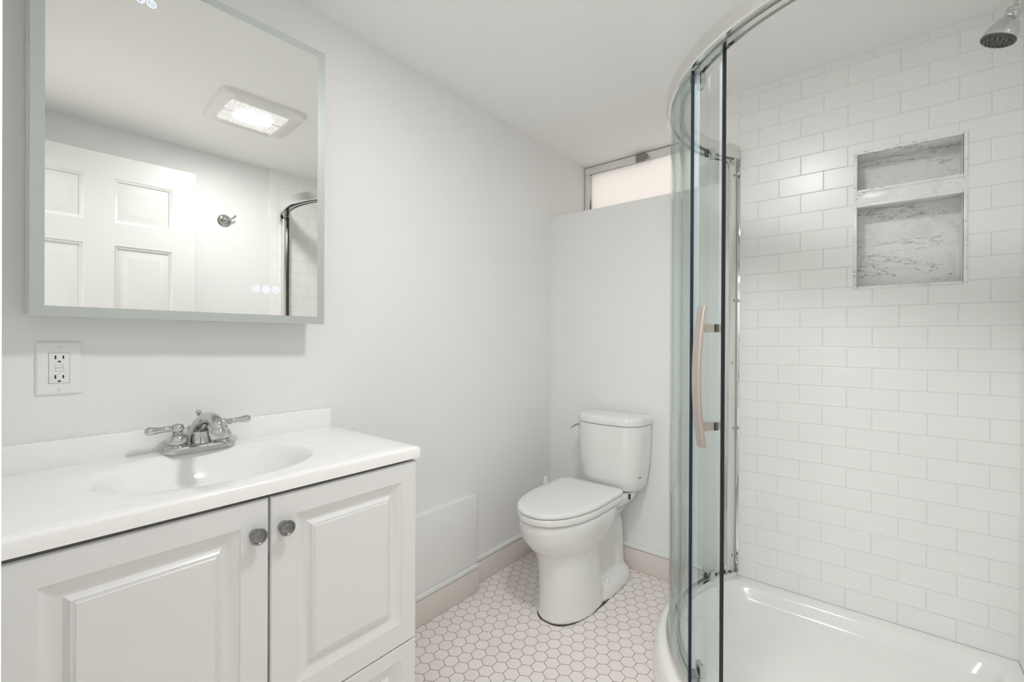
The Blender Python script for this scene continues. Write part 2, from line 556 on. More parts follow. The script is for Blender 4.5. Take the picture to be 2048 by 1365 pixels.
# ------------------------------------------------------------------ window in its deep recess
WZ0, WZ1, WX0, WX1 = 0.703 + CZ, HC - 0.006, XL + 0.004, -0.60
bm = NB()
yf = YW2
box(bm, WX0, WX1, yf, yf + 0.05, WZ1 - 0.045, WZ1, 0.003)
box(bm, WX0, WX0 + 0.036, yf, yf + 0.05, WZ0 + 0.02, WZ1 - 0.045, 0.003)
box(bm, WX0 + 0.036, WX1, yf, yf + 0.05, WZ0 + 0.02, WZ0 + 0.06, 0.003)
box(bm, WX0 + 0.036, WX0 + 0.046, yf + 0.012, yf + 0.05, WZ0 + 0.06, WZ1 - 0.045, 0.002)
win = struct('window_1', bm, PLAS, 'white framed hopper window under the ceiling')
bm = NB(); box(bm, WX0 + 0.046, WX1, yf + 0.006, yf + 0.011, WZ0 + 0.06, WZ1 - 0.045)
tag(link_mesh('pane', bm, FPANE, win), 'frosted glass pane')
bm = NB()
lx, lz = -1.085, WZ1 - 0.024
box(bm, lx - 0.036, lx + 0.020, yf - 0.005, yf, lz - 0.022, lz + 0.022, 0.002)
lathe(bm, [(0.0205, 0), (0.0205, 0.0065)], (lx + 0.018, yf - 0.0002, lz), (0, -1, 0), 28)
tube(bm, spline([(lx - 0.024, yf - 0.012, lz - 0.020), (lx + 0.01, yf - 0.018, lz - 0.024), (lx + 0.040, yf - 0.022, lz - 0.020), (lx + 0.056, yf - 0.020, lz - 0.014)], 5), 0.0055, 10)
for dx, dz in ((-0.026, -0.012), (-0.002, 0.004)):
    lathe(bm, [(0.005, 0.0), (0.005, 0.0075), (0.0, 0.008)], (lx + dx, yf, lz + dz), (0, -1, 0), 12)
tag(link_mesh('latch', bm, GALV, win), 'dull metal window latch')
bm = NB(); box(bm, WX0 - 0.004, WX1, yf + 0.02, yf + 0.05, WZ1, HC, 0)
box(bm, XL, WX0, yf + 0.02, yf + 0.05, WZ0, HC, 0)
tag(link_mesh('gap_shadow_strip', bm, DARK, win), 'dark strip painted as shade in the gap round the frame')  # near-black filler in place of the shade beside frame and ceiling

# ------------------------------------------------------------------ six-panel door, swung open in front of the right wall
DX, DY0, DW, DH, DT = 0.165, -0.062, 0.778, 2.03, 0.035
bm = NB()
st, mu, pw = 0.104, 0.110, (0.778 - 2 * 0.104 - 0.110) / 2
pans = []
for v0, v1 in ((0.24, 0.80), (0.93, 1.588), (1.700, 1.916)):
    for u0 in (st, st + pw + mu):
        pans.append((u0, u0 + pw, v0, v1))
DP = [(0, 0), (0.004, -0.004), (0.011, -0.006), (0.015, -0.0125), (0.022, -0.0125), (0.050, -0.003), (0.052, -0.003)]
panel_slab(bm, (DX, DY0 + DW, 0.012), (0, -1, 0), (0, 0, 1), (-1, 0, 0), DW, DH, DT, pans, DP)
tag(struct('door_1', bm, DOORW, 'white six-panel door standing open, seen in the mirror'), None)

# ------------------------------------------------------------------ shower niche of veined marble
niche = thing('shower_niche', 'two-level recessed shower niche lined with grey veined marble', 'niche', (0.068, YT, NZ0))
niche_off = Vector((0.068, YT, NZ0))
def npart(name, boxes, label=None, bev=0.001):
    b = NB()
    for q in boxes:
        box(b, q[0] - niche_off.x, q[1] - niche_off.x, q[2] - niche_off.y, q[3] - niche_off.y, q[4] - niche_off.z, q[5] - niche_off.z, bev)
    o = link_mesh(name, b, STONE, niche)
    if label: tag(o, label)
    return o
YD = YT + 0.105
fr = 0.011
zA0, zA1, zB0, zB1 = 0.199 + CZ, 0.522 + CZ, 0.566 + CZ, 0.722 + CZ
npart('back_panel', [(NX0 - 0.01, NX1 + 0.01, YD, YD + 0.02, zA0 - 0.01, zB1 + 0.01)])
npart('divider_shelf', [(NX0, NX1, YT - 0.001, YD + 0.001, zA1 - 0.001, zB0 + 0.001)])
npart('side_panel', [(NX0 - 0.004, NX0 + fr - 0.001, YT + 0.001, YD + 0.001, zA0, zB1)])
npart('side_panel', [(NX1 - fr + 0.001, NX1 + 0.004, YT + 0.001, YD + 0.001, zA0, zB1)])
npart('top_panel', [(NX0, NX1, YT + 0.001, YD + 0.001, zB1 - fr + 0.001, zB1 + 0.004)])
npart('sill', [(NX0, NX1, YT + 0.001, YD + 0.001, zA0 - 0.004, zA0 + fr - 0.001)])
def rim(z0, z1):
    e = 0.0045
    return [(NX0, NX0 + fr, YT - e, YT + 0.01, z0, z1), (NX1 - fr, NX1, YT - e, YT + 0.01, z0, z1),
            (NX0 + fr, NX1 - fr, YT - e, YT + 0.01, z1 - fr, z1), (NX0 + fr, NX1 - fr, YT - e, YT + 0.01, z0, z0 + fr)]
npart('rim', rim(zB0, zB1), 'pale marble edging of the upper shelf', 0.002)
npart('rim', rim(zA0, zA1), 'pale marble edging of the lower shelf', 0.002)

# ------------------------------------------------------------------ ceiling fan light
VX0, VX1, VY0, VY1 = -0.545, -0.170, 0.655, 1.030
vc = Vector(((VX0 + VX1) / 2, (VY0 + VY1) / 2, HC))
vent = thing('ceiling_fan_light', 'white domed ceiling fan cover with a slatted grille and a lit lamp', 'ceiling light', vc)
bm = NB()
gx, gy = ((GX0 + GX1) / 2 - vc.x, (GY0 + GY1) / 2 - vc.y)
prof = [(1.0, 0.0, 9), (0.985, -0.006, 9), (0.94, -0.012, 9), (0.80, -0.020, 12), (0.0, -0.024, 16)]
rings = []
ax, ay = (VX1 - VX0) / 2, (VY1 - VY0) / 2
gax, gay = (GX1 - GX0) / 2, (GY1 - GY0) / 2
for k, z, p in prof:
    rings.append([v for v in sellipse(gx * (1 - k) if k < 1 else 0, gy * (1 - k) if k < 1 else 0,
                  gax + (ax - gax) * k, gay + (ay - gay) * k, z, p, 96)])
rings.append(sellipse(gx, gy, gax, gay, -0.002, 16, 96))
loft(bm, rings, cap0=False, cap1=False)
link_mesh('cover', bm, PLAS, vent)
LHX, LHY = 0.074, 0.082
bm = NB()
ns = 27
for i in range(ns):
    yy = (GY1 - GY0) * ((i + 0.5) / ns - 0.5)
    y = gy + yy
    ex = LHX * (1 - (abs(yy) / LHY) ** 3) ** (1 / 3) - 0.002 if abs(yy) < LHY else 0
    spans = [(gx - gax, gx - ex), (gx + ex, gx + gax)] if ex > 0 else [(gx - gax, gx + gax)]
    for x0, x1 in spans:
        box(bm, x0, x1, y - 0.0024, y + 0.0024, -0.0240, -0.0185)
for y0, y1 in ((gy - gay, gy - LHY + 0.002), (gy + LHY - 0.002, gy + gay)):
    box(bm, gx - 0.005, gx + 0.005, y0, y1, -0.0242, -0.0185)
link_mesh('grille', bm, PLAS, vent)
bm = NB()
for q in ((gx - gax - 0.004, gx - gax, gy - gay, gy + gay), (gx + gax, gx + gax + 0.004, gy - gay, gy + gay),
          (gx - gax - 0.004, gx + gax + 0.004, gy - gay - 0.004, gy - gay), (gx - gax - 0.004, gx + gax + 0.004, gy + gay, gy + gay + 0.004)):
    box(bm, *q, -0.002, 0.06)
box(bm, gx - gax - 0.004, gx + gax + 0.004, gy - gay - 0.004, gy + gay + 0.004, 0.06, 0.064)
tag(link_mesh('housing', bm, pm('fan_housing', (0.10, 0.085, 0.075), 0.7), vent), 'dark inside of the fan box')
bm = NB()
loft(bm, [sellipse(gx, gy, LHX * k, LHY * k, z, 3.0, 64) for k, z in ((0.97, -0.010), (1.0, -0.0190), (0.985, -0.0220), (0.92, -0.0242), (0.5, -0.0262), (0.2, -0.0266))])
tag(link_mesh('lamp_lens', bm, LENS, vent), 'glowing white lamp lens')

# ------------------------------------------------------------------ vanity cabinet
VXF, VYa, VYb = -0.985, YF + 0.006, 0.7895
ZT = -0.293 + CZ               # counter top surface
van = thing('vanity_cabinet', 'white vanity cabinet with raised-panel doors and pewter knobs', 'cabinet', (-1.22, 0.405, 0))
vo = Vector((-1.22, 0.405, 0))
bm = NB()
def vbox(b, x0, x1, y0, y1, z0, z1, bev=0.0):
    box(b, x0 - vo.x, x1 - vo.x, y0 - vo.y, y1 - vo.y, z0, z1, bev)
vbox(bm, XL + 0.002, VXF - 0.02, VYa, VYa + 0.016, 0.09, 0.8225)
vbox(bm, XL + 0.002, VXF - 0.02, VYb - 0.016, VYb, 0.09, 0.8225)
vbox(bm, XL + 0.002, VXF - 0.02, VYa, VYb, 0.09, 0.106)
vbox(bm, XL + 0.002, XL + 0.010, VYa, VYb, 0.106, 0.8225)
vbox(bm, VXF - 0.04, VXF - 0.0215, VYa, VYb, 0.106, 0.795)
link_mesh('carcass', bm, CAB, van)
bm = NB(); vbox(bm, VXF - 0.0228, VXF - 0.0212, VYa + 0.004, VYb - 0.004, 0.10, 0.8218)  # near-black sheet, colours in the shade between doors and under the counter
tag(link_mesh('gap_shade_sheet', bm, DARK, van), 'dark sheet painted as shade in the gaps behind the doors')
bm = NB(); vbox(bm, XL + 0.05, VXF - 0.075, VYa, VYb, 0, 0.09)
link_mesh('toe_kick', bm, CAB, van)
KP = [(0, 0), (0.0005, -0.0015), (0.0185, -0.0105), (0.0285, -0.011), (0.0325, -0.0085), (0.0370, -0.0030), (0.0382, -0.0040), (0.0405, -0.0028), (0.0415, -0.0034), (0.0432, -0.0015), (0.0445, -0.0015)]
def knob(parent, y, z):
    b = NB()
    lathe(b, [(0.0112, 0), (0.0112, 0.002), (0.0082, 0.004), (0.0072, 0.010), (0.0085, 0.0145), (0.0155, 0.0175),
              (0.0165, 0.0195), (0.0158, 0.0215), (0.0128, 0.0225), (0.0118, 0.0215), (0.0105, 0.0222), (0.0045, 0.0245), (0, 0.025)],
          (VXF - vo.x, y - vo.y, z), (1, 0, 0), 40)
    return link_mesh('knob', b, KNOB, parent)
for (y0, y1, ky, nm) in ((0.024, 0.4037, 0.3775, 'l'), (0.4083, 0.7885, 0.4335, 'r')):
    w = y1 - y0
    u0, u1 = (0.047, w - 0.053) if nm == 'l' else (0.053, w - 0.0495)
    b = NB()
    panel_slab(b, (VXF - vo.x, y0 - vo.y, 0.3315), (0, 1, 0), (0, 0, 1), (1, 0, 0), w, 0.483, 0.02,
               [(u0, u1, 0.059, 0.483 - 0.049)], KP)
    d = link_mesh('door', b, CAB, van, angle=25)
    knob(d, ky, 0.7465)
    b = NB()
    panel_slab(b, (VXF - vo.x, y0 - vo.y, 0.100), (0, 1, 0), (0, 0, 1), (1, 0, 0), w, 0.2285, 0.02,
               [(u0, u1, 0.05, 0.2285 - 0.036)], KP)
    d = link_mesh('drawer', b, CAB, van, angle=25)
    knob(d, (y0 + y1) / 2, 0.215)

# ------------------------------------------------------------------ vanity top with integral basin
TX0, TX1, TY0, TY1 = XL + 0.001, -0.9795, YF + 0.002, 0.797
BC = Vector((-1.218, 0.378)); BA, BB = 0.172, 0.220
top = NB()
per = []
nx, ny = 24, 34
for i in range(ny): per.append((TX1, TY0 + (TY1 - TY0) * i / ny))
for i in range(nx): per.append((TX1 + (TX0 - TX1) * i / nx, TY1))
for i in range(ny): per.append((TX0, TY1 + (TY0 - TY1) * i / ny))
for i in range(nx): per.append((TX0 + (TX1 - TX0) * i / nx, TY0))
def ell(k, z):
    out = []
    for (x, y) in per:
        a = math.atan2((y - BC.y) / BB, (x - BC.x) / BA)
        out.append(Vector((BC.x + BA * k * math.cos(a), BC.y + BB * k * math.sin(a), z)))
    return out
def rect_ring(ins, z):
    cx, cy = (TX0 + TX1) / 2, (TY0 + TY1) / 2
    hx, hy = (TX1 - TX0) / 2, (TY1 - TY0) / 2
    return [Vector((cx + (x - cx) * (hx - ins) / hx, cy + (y - cy) * (hy - ins) / hy, z)) for x, y in per]
DEP = 0.112
rings = [rect_ring(0, ZT - 0.0295), rect_ring(0, ZT - 0.007), rect_ring(0.0010, ZT - 0.0035), rect_ring(0.0035, ZT - 0.001), rect_ring(0.007, ZT)]
e0 = rect_ring(0.007, ZT); e1 = ell(1.09, ZT - 0.0008)
for k in (0.35, 0.7):
    rings.append([a.lerp(b, k) for a, b in zip(e0, e1)])
rings.append(e1)
for k, z in ((1.06, -0.0012), (1.03, -0.0020), (1.008, -0.0036), (0.985, -0.0072), (0.965, -0.0125), (0.94, -0.0205), (0.89, -0.038),
             (0.82, -0.062), (0.70, -0.084), (0.55, -0.099), (0.38, -0.107), (0.2, -0.111), (0.1, -DEP)):
    rings.append(ell(k, ZT + z))
loft(top, rings, cap0=False, cap1=True)
vt = tag(link_mesh('vanity_sink', top, MARB, angle=50), 'glossy white one-piece vanity top with an oval basin and backsplash', 'sink')
bm = NB()
box(bm, XL + 0.0005, XL + 0.0205, TY0, TY1 - 0.002, ZT - 0.004, -0.2335 + CZ, 0.004, 3)
link_mesh('backsplash', bm, MARB, vt)
bm = NB()
lathe(bm, [(0.022, 0.0), (0.022, 0.002), (0.017, 0.003), (0.014, -0.001), (0, -0.001)], (BC.x, BC.y, ZT - DEP + 0.001), (0, 0, 1), 32)
tag(link_mesh('drain', bm, CHROME, vt), 'chrome drain ring')
# ------------------------------------------------------------------ faucet
FX, FY = -1.398, 0.4005
fau = thing('faucet', 'chrome two-handle centerset faucet with teardrop levers', 'faucet', (FX, FY, ZT))
bm = NB()
rr = []
for k, z in ((1.0, 0.0), (1.0, 0.009), (0.985, 0.0125), (0.94, 0.0155), (0.90, 0.0158), (0.0, 0.0165)):
    s = []
    for i in range(64):
        t = 2 * PI * i / 64
        cyy = math.copysign(0.052, math.sin(t)) if abs(math.sin(t)) > 1e-6 else 0
        r = 0.0285 * max(k, 0.02)
        s.append(Vector((r * math.cos(t), cyy * (1 if k > 0 else 0.9) + r * math.sin(t), z)))
    rr.append(s)
loft(bm, rr[:-1])
link_mesh('base_plate', bm, CHROME, fau)
for sy in (-1, 1):
    b = NB()
    y = sy * 0.0508
    lathe(b, [(0.020, 0.013), (0.0215, 0.016), (0.0205, 0.018), (0.0185, 0.0195), (0.0205, 0.024), (0.0222, 0.030), (0.0215, 0.036), (0.0175, 0.043),
              (0.0125, 0.0475), (0.0105, 0.0490), (0.0135, 0.0505), (0.0135, 0.0525), (0.0105, 0.054), (0.0125, 0.058), (0.0142, 0.063),
              (0.0138, 0.068), (0.0105, 0.0725), (0.005, 0.0745), (0, 0.0748)], (0, y, 0), (0, 0, 1), 40)
    hnd = link_mesh('handle', b, CHROME, fau)
    b = NB()
    d = Vector((0.10, sy, 0.06 if sy > 0 else 0.0)).normalized()
    o = Vector((0, y, 0.0635))
    ks = [0.010, 0.014, 0.0165, 0.019, 0.0215, 0.024, 0.030, 0.042, 0.054, 0.062, 0.068, 0.0725, 0.0745]
    rs = [1.15 * q for q in (0.0058, 0.0058, 0.0072, 0.0060, 0.0072, 0.0062, 0.0062, 0.0066, 0.0082, 0.0092, 0.0086, 0.0055, 0.001)]
    tube(b, [o + d * k * 0.94 for k in ks], rs, 20)
    link_mesh('lever', b, CHROME, hnd)
bm = NB()
path = spline([(-0.010, 0, 0.014), (-0.012, 0, 0.035), (-0.006, 0, 0.056), (0.014, 0, 0.073), (0.052, 0, 0.087), (0.094, 0, 0.090), (0.122, 0, 0.081), (0.1295, 0, 0.066), (0.1305, 0, 0.056)], 8)
rad = lerp_list([0.0250, 0.0230, 0.0205, 0.0180, 0.0160, 0.0150, 0.0145, 0.0142], len(path))
tube(bm, path, rad, 28)
lathe(bm, [(0.026, 0.0145), (0.0265, 0.017), (0.024, 0.019), (0.022, 0.026)], (-0.008, 0, 0), (0, 0, 1), 36)
link_mesh('spout', bm, CHROME, fau)
bm = NB()
lathe(bm, [(0.0146, 0.0725), (0.0165, 0.0705), (0.0192, 0.066), (0.0205, 0.060), (0.0195, 0.053), (0.0172, 0.050), (0.0165, 0.045), (0.0125, 0.044), (0.0120, 0.047)], (0.1295, 0, 0.0015), (0, 0, 1), 36)
link_mesh('aerator', bm, CHROME, fau)
bm = NB()
lathe(bm, [(0.0030, 0.055), (0.0030, 0.085), (0.0045, 0.0865), (0.0030, 0.088), (0.0055, 0.091), (0.0072, 0.0955), (0.0060, 0.1005), (0.002, 0.103), (0, 0.1031)], (-0.017, 0, 0), (0, 0, 1), 24)
link_mesh('lift_rod', bm, CHROME, fau)

# ------------------------------------------------------------------ wall outlet
oy, oz = (0.1015 + 0.178) / 2, CZ - 0.0695
out = thing('outlet', 'white wall outlet with two black-slotted sockets and test buttons', 'outlet', (XL, oy, oz))
bm = NB()
rg = []
for w2, h2, x in ((0.0383, 0.0615, 0.0003), (0.0383, 0.0615, 0.0022), (0.0345, 0.0577, 0.0052)):
    rg.append([Vector((x, -w2, -h2)), Vector((x, w2, -h2)), Vector((x, w2, h2)), Vector((x, -w2, h2))])
loft(bm, rg)
link_mesh('plate', bm, PLAS, out)
bm = NB(); box(bm, 0.0045, 0.0056, -0.0178, 0.0178, -0.0352, 0.0352, 0.0004)
tag(link_mesh('gap_line', bm, GREYP, out), 'grey line round the socket face')
bm = NB(); box(bm, 0.0045, 0.0068, -0.0168, 0.0168, -0.0342, 0.0342, 0.0008)
link_mesh('socket_face', bm, PLAS, out)
for zc in (0.0225, -0.0225):
    for dy, hh in ((-0.0063, 0.0043), (0.0065, 0.0036)):
        b = NB(); box(b, 0.0055, 0.00705, dy - 0.0013, dy + 0.0013, zc + 0.0028 - hh, zc + 0.0028 + hh)
        tag(link_mesh('slot', b, BLACK, out), 'black slot')
    b = NB()
    pts = [Vector((0.00705, 0.0029 * math.cos(t), zc - 0.0088 + 0.0036 * math.sin(t))) for t in [PI * i / 14 for i in range(15)]]
    loft(b, [[p - Vector((0.0015, 0, 0)) for p in pts], pts])
    tag(link_mesh('ground_hole', b, BLACK, out), 'black ground hole')
for zc in (0.0042, -0.0036):
    b = NB(); box(b, 0.0060, 0.0070, -0.0070, 0.0070, zc - 0.0036, zc + 0.0036)
    g = link_mesh('button', b, GREYP, out)
    b = NB(); box(b, 0.0060, 0.0078, -0.0065, 0.0065, zc - 0.0031, zc + 0.0031, 0.0005)
    link_mesh('button_face', b, PLAS, g)
b = NB(); lathe(b, [(0.0008, 0), (0.0006, 0.0006)], (0.0066, -0.0098, 0.0062), (1, 0, 0), 10)
tag(link_mesh('indicator', b, GREYP, out), 'tiny grey indicator')
for zc, an in ((0.0486, 0.5), (-0.0486, 1.5)):
    b = NB(); lathe(b, [(0.0034, 0), (0.0032, 0.001), (0.002, 0.0015), (0, 0.0016)], (0.0049, 0, zc), (1, 0, 0), 20)
    sc = link_mesh('screw', b, PLAS, out)
    b = NB(); vs = box(b, 0.0062, 0.0067, -0.0031, 0.0031, -0.0005, 0.0005)
    bmesh.ops.rotate(b, verts=b.verts, cent=(0, 0, 0), matrix=Matrix.Rotation(an, 3, 'X'))
    bmesh.ops.translate(b, verts=b.verts, vec=(0, 0, zc))
    tag(link_mesh('screw_slot', b, GREYP, sc), 'dark slot')

# ------------------------------------------------------------------ mirror cabinet, its door a little ajar
MH, MW, MT = 0.855, 0.637, 0.018
TH = 0.028
mz0 = 0.047 + CZ
mir = thing('mirror_cabinet', 'frosted-edge mirror cabinet with lit touch icons above the vanity', 'mirror', (XL, 0.40, mz0))
mo = Vector((XL, 0.40, mz0))
bm = NB(); box(bm, 0.0005, 0.0635, 0.0845 - 0.40, 0.672 - 0.40, 0.004, MH - 0.004, 0.001)
tag(link_mesh('cabinet_body', bm, pm('cabinet_alu', (0.70, 0.72, 0.70), 0.35, 0.3), mir), 'grey metal cabinet body')
hin = Vector((-1.382, 0.087, mz0)) - mo
rot = Matrix.Rotation(-TH, 4, 'Z')
MD = Matrix.Translation(hin) @ rot             # local: x = out of the mirror, y = along it, z = up
def mpart(name, b, mat, parent, label=None, **k):
    bmesh.ops.transform(b, matrix=MD, verts=b.verts)
    o = link_mesh(name, b, mat, parent, **k)
    if label: tag(o, label)
    return o
b = NB(); box(b, -MT, -0.0012, 0, MW, 0, MH, 0.0006)
mdoor = mpart('door', b, pm('mirror_edge', (0.62, 0.65, 0.63), 0.3, 0.4), mir)
FB = 0.0225
b = NB()
box(b, -0.0012, 0.0, 0, MW, 0, FB); box(b, -0.0012, 0.0, 0, MW, MH - FB, MH)
box(b, -0.0012, 0.0, 0, FB, FB, MH - FB); box(b, -0.0012, 0.0, MW - FB, MW, FB, MH - FB)
mpart('frosted_border', b, FROST, mdoor, 'frosted grey-green light band')
b = NB(); box(b, -0.0012, 0.0, FB, MW - FB, FB, MH - FB)
mpart('mirror_glass', b, MIRROR, mdoor, 'clear mirror glass', smooth=False)
b = NB(); box(b, -0.0215, -MT, 0.001, 0.02, 0.03, MH - 0.03); 
mpart('hinge_shade_strip', b, DARK, mir, 'dark strip painted as shade in the hinge gap')  # near-black filler, shade of the gap put into its colour
def ringmesh(b, y, z, r0, r1, a0=0.0, a1=360.0, x=0.0004, n=40):
    full = abs(a1 - a0) >= 359.9
    A = [b.verts.new((x, y + r0 * math.sin(math.radians(a0 + (a1 - a0) * i / n)), z + r0 * math.cos(math.radians(a0 + (a1 - a0) * i / n)))) for i in range(n + 1)]
    B = [b.verts.new((x, y + r1 * math.sin(math.radians(a0 + (a1 - a0) * i / n)), z + r1 * math.cos(math.radians(a0 + (a1 - a0) * i / n)))) for i in range(n + 1)]
    for i in range(n):
        b.faces.new((A[i], B[i], B[i + 1], A[i + 1]))
def stroke(b, y, z, pts, w=0.0012, x=0.0005):
    for (ya, za), (yb, zb) in zip(pts, pts[1:]):
        a = Vector((x, y + ya, z + za)); c = Vector((x, y + yb, z + zb)); d = (c - a).normalized()
        n = Vector((0, -d.z, d.y)) * w * 0.5
        b.faces.new([b.verts.new(a - n - d * w * 0.4), b.verts.new(c - n + d * w * 0.4), b.verts.new(c + n + d * w * 0.4), b.verts.new(a + n - d * w * 0.4)])
def icon(y, z, glyph, r=0.0098):
    d = NB(); ringmesh(d, y, z, 0.0001, r * 0.72, x=0.0003)
    disc = mpart('touch_icon', d, ICONB, mir, 'round bluish touch icon')
    b = NB(); ringmesh(b, y, z, r * 0.78, r)
    if glyph == 'light':
        for k in range(6):
            a = k * PI / 3 + 0.3
            stroke(b, y, z, [(0.0015 * math.cos(a), 0.0015 * math.sin(a)), (0.005 * math.cos(a), 0.005 * math.sin(a))])
    elif glyph == 'colour':
        stroke(b, y, z, [(0.005, 0.003), (0.001, 0.0042), (-0.004, 0.0035), (-0.0045, 0.001), (0.004, -0.001), (0.0045, -0.0035), (0, -0.0042), (-0.005, -0.003)])
    elif glyph == 'fog':
        stroke(b, y, z, [(-0.0052, -0.001), (-0.002, 0.0035), (0.001, 0.004), (0.0045, 0.0005)])
        stroke(b, y, z, [(-0.004, -0.0035), (0.0, -0.0015), (0.0045, -0.0038)])
        ringmesh(b, y, z, 0.0009, 0.002)
    elif glyph == 'power':
        ringmesh(b, y, z, 0.0034, 0.0046, 35, 325)
        stroke(b, y, z, [(0, 0.001), (0, 0.0055)])
    elif glyph == 'clock':
        stroke(b, y, z, [(-0.003, 0.003), (-0.001, 0), (0.005, -0.0035)])
        stroke(b, y, z, [(0.005, -0.0005), (0.005, -0.0045)])
    mpart('symbol', b, ICON, disc, 'white symbol in a ring')
ICONS = [(512, 578, 'light'), (532, 579.5, 'colour'), (551, 580.5, 'fog'), (303, 8, 'power'), (280, -3, 'clock')]
nrm = Vector((math.cos(TH), -math.sin(TH), 0))
for px, py, g in ICONS:                     # pixel of the icon in the photograph -> point on the glass
    ray = F + Rv * ((px - 1024) / 901.08) - Uv * ((py - 682.5) / 901.08)
    hitp = ray * (nrm.dot(hin + mo - Vector((0, 0, CZ))) / nrm.dot(ray))
    loc = MD.inverted() @ (hitp + Vector((0, 0, CZ)) - mo)
    icon(round(loc.y, 4), round(loc.z, 4), g)

# ------------------------------------------------------------------ toilet
XB_, XTk = -1.068, -1.022
toi = thing('toilet', 'white two-piece toilet with closed lid in the corner', 'toilet', (-1.05, 1.75, 0))
to = Vector((-1.05, 1.75, 0))
def sh(pts): return [p - to for p in pts]
def dring(cx, yfront, yback, hw, z, pf=2.1, n=56, pb=3.2):
    """egg plan: rounded front, squarer back"""
    pts = []
    ym = yback - (yback - yfront) * 0.42
    for i in range(n):
        t = 2 * PI * i / n
        c, s = math.cos(t), math.sin(t)
        x = cx + hw * math.copysign(abs(c) ** (2 / (pf if s < 0 else pb)), c)
        y = ym + ((ym - yfront) if s < 0 else (yback - ym)) * math.copysign(abs(s) ** (2 / (pf if s < 0 else pb)), s)
        pts.append(Vector((x, y, z)))
    return pts
bm = NB()
# bowl, from its rim down into the front pedestal
loft(bm, [sh(r) for r in (
    dring(-1.045, 1.500, 1.830, 0.118, 0.0), dring(-1.045, 1.500, 1.830, 0.119, 0.012), dring(-1.045, 1.506, 1.825, 0.116, 0.03),
    dring(-1.047, 1.512, 1.815, 0.113, 0.10), dring(-1.050, 1.516, 1.810, 0.113, 0.17), dring(-1.055, 1.512, 1.818, 0.115, 0.225),
    dring(-1.060, 1.496, 1.845, 0.124, 0.260), dring(-1.065, 1.462, 1.885, 0.143, 0.295), dring(XB_, 1.432, 1.922, 0.158, 0.335),
    dring(XB_, 1.419, 1.940, 0.166, 0.380), dring(XB_, 1.420, 1.940, 0.166, 0.408), dring(XB_, 1.424, 1.936, 0.162, 0.4135))])
# deck under the tank
loft(bm, [sh(sellipse(-1.045, 1.99, a, b_, z, 4, 40)) for a, b_, z in ((0.060, 0.10, 0.30), (0.085, 0.115, 0.345), (0.125, 0.125, 0.385), (0.135, 0.127, 0.410), (0.135, 0.127, 0.430))])
# trapway web and column
loft(bm, [sh(sellipse(-1.045, 1.90, a, 0.155, z, 5, 40)) for a, z in ((0.066, 0.0), (0.060, 0.10), (0.056, 0.28), (0.06, 0.34))])
loft(bm, [sh(sellipse(-1.040, 2.035, a, b_, z, 3.2, 40)) for a, b_, z in ((0.072, 0.062, 0.0), (0.064, 0.05, 0.12), (0.062, 0.046, 0.22), (0.055, 0.042, 0.275), (0.038, 0.032, 0.305), (0.01, 0.01, 0.315))])
# foot flange
loft(bm, [sh(sellipse(-1.040, 1.905, a, b_, z, 3.0, 48)) for a, b_, z in ((0.120, 0.205, 0.0), (0.121, 0.206, 0.012), (0.118, 0.203, 0.028), (0.108, 0.195, 0.044), (0.085, 0.17, 0.058), (0.06, 0.15, 0.066))])
bowl = link_mesh('bowl', bm, CERA, toi)
rm = bowl.modifiers.new('remesh', 'REMESH'); rm.mode = 'VOXEL'; rm.voxel_size = 0.006; rm.use_smooth_shade = True
sm = bowl.modifiers.new('smooth', 'SMOOTH'); sm.factor = 0.5; sm.iterations = 10
def lidplate(yf, yb, hw, z0, z1, crown=0.0, ro=0.006):
    b = NB()
    R = lambda k, z: sh(dring(XB_, yf + k, yb - k, hw - k, z, 2.15, 180, 9))
    rings = [R(ro, z0), R(ro * 0.3, z0 + ro * 0.3), R(0, z0 + ro), R(0, z1 - ro), R(ro * 0.3, z1 - ro * 0.3), R(ro, z1)]
    if crown:
        rings += [R(ro + 0.03, z1 + crown * 0.6), R(ro + 0.08, z1 + crown), R(hw - 0.02, z1 + crown * 1.1)]
    loft(b, rings)
    return b
link_mesh('seat', lidplate(1.412, 1.925, 0.167, 0.4165, 0.4445), CERA, toi, angle=60)
link_mesh('seat_lid', lidplate(1.410, 1.930, 0.168, 0.4470, 0.4635, 0.003), CERA, toi, angle=60)
def tring(hw, yfr, yb, z, n=64, k=0.62):
    """tank plan: flat back, bowed front"""
    pts = []
    ym = yfr + (yb - yfr) * k
    for i in range(n):
        t = 2 * PI * i / n
        c, s = math.cos(t), math.sin(t)
        p = 2.75 if s < 0 else 9
        x = XTk + hw * math.copysign(abs(c) ** (2 / p), c)
        y = ym + ((ym - yfr) if s < 0 else (yb - ym)) * math.copysign(abs(s) ** (2 / p), s)
        pts.append(Vector((x, y, z)))
    return sh(pts)
bm = NB()
loft(bm, [tring(*a) for a in ((0.125, 1.970, 2.09, 0.433), (0.140, 1.952, 2.10, 0.437), (0.147, 1.945, 2.104, 0.446), (0.154, 1.938, 2.107, 0.49), (0.163, 1.928, 2.110, 0.56),
                              (0.168, 1.921, 2.112, 0.64), (0.169, 1.918, 2.112, 0.70), (0.169, 1.918, 2.112, 0.745))])
tank = link_mesh('tank', bm, CERA, toi, angle=60)
bm = NB()
loft(bm, [tring(*a) for a in ((0.166, 1.921, 2.112, 0.7465), (0.1715, 1.914, 2.116, 0.7485), (0.1725, 1.913, 2.117, 0.756), (0.1725, 1.913, 2.117, 0.772), (0.170, 1.916, 2.114, 0.7795),
                              (0.163, 1.925, 2.107, 0.7845), (0.145, 1.945, 2.09, 0.7865), (0.05, 2.0, 2.04, 0.788))])
link_mesh('tank_lid', bm, CERA, toi, angle=60)
bm = NB()
lv = Vector((XTk - 0.168, 2.005, 0.715)) - to
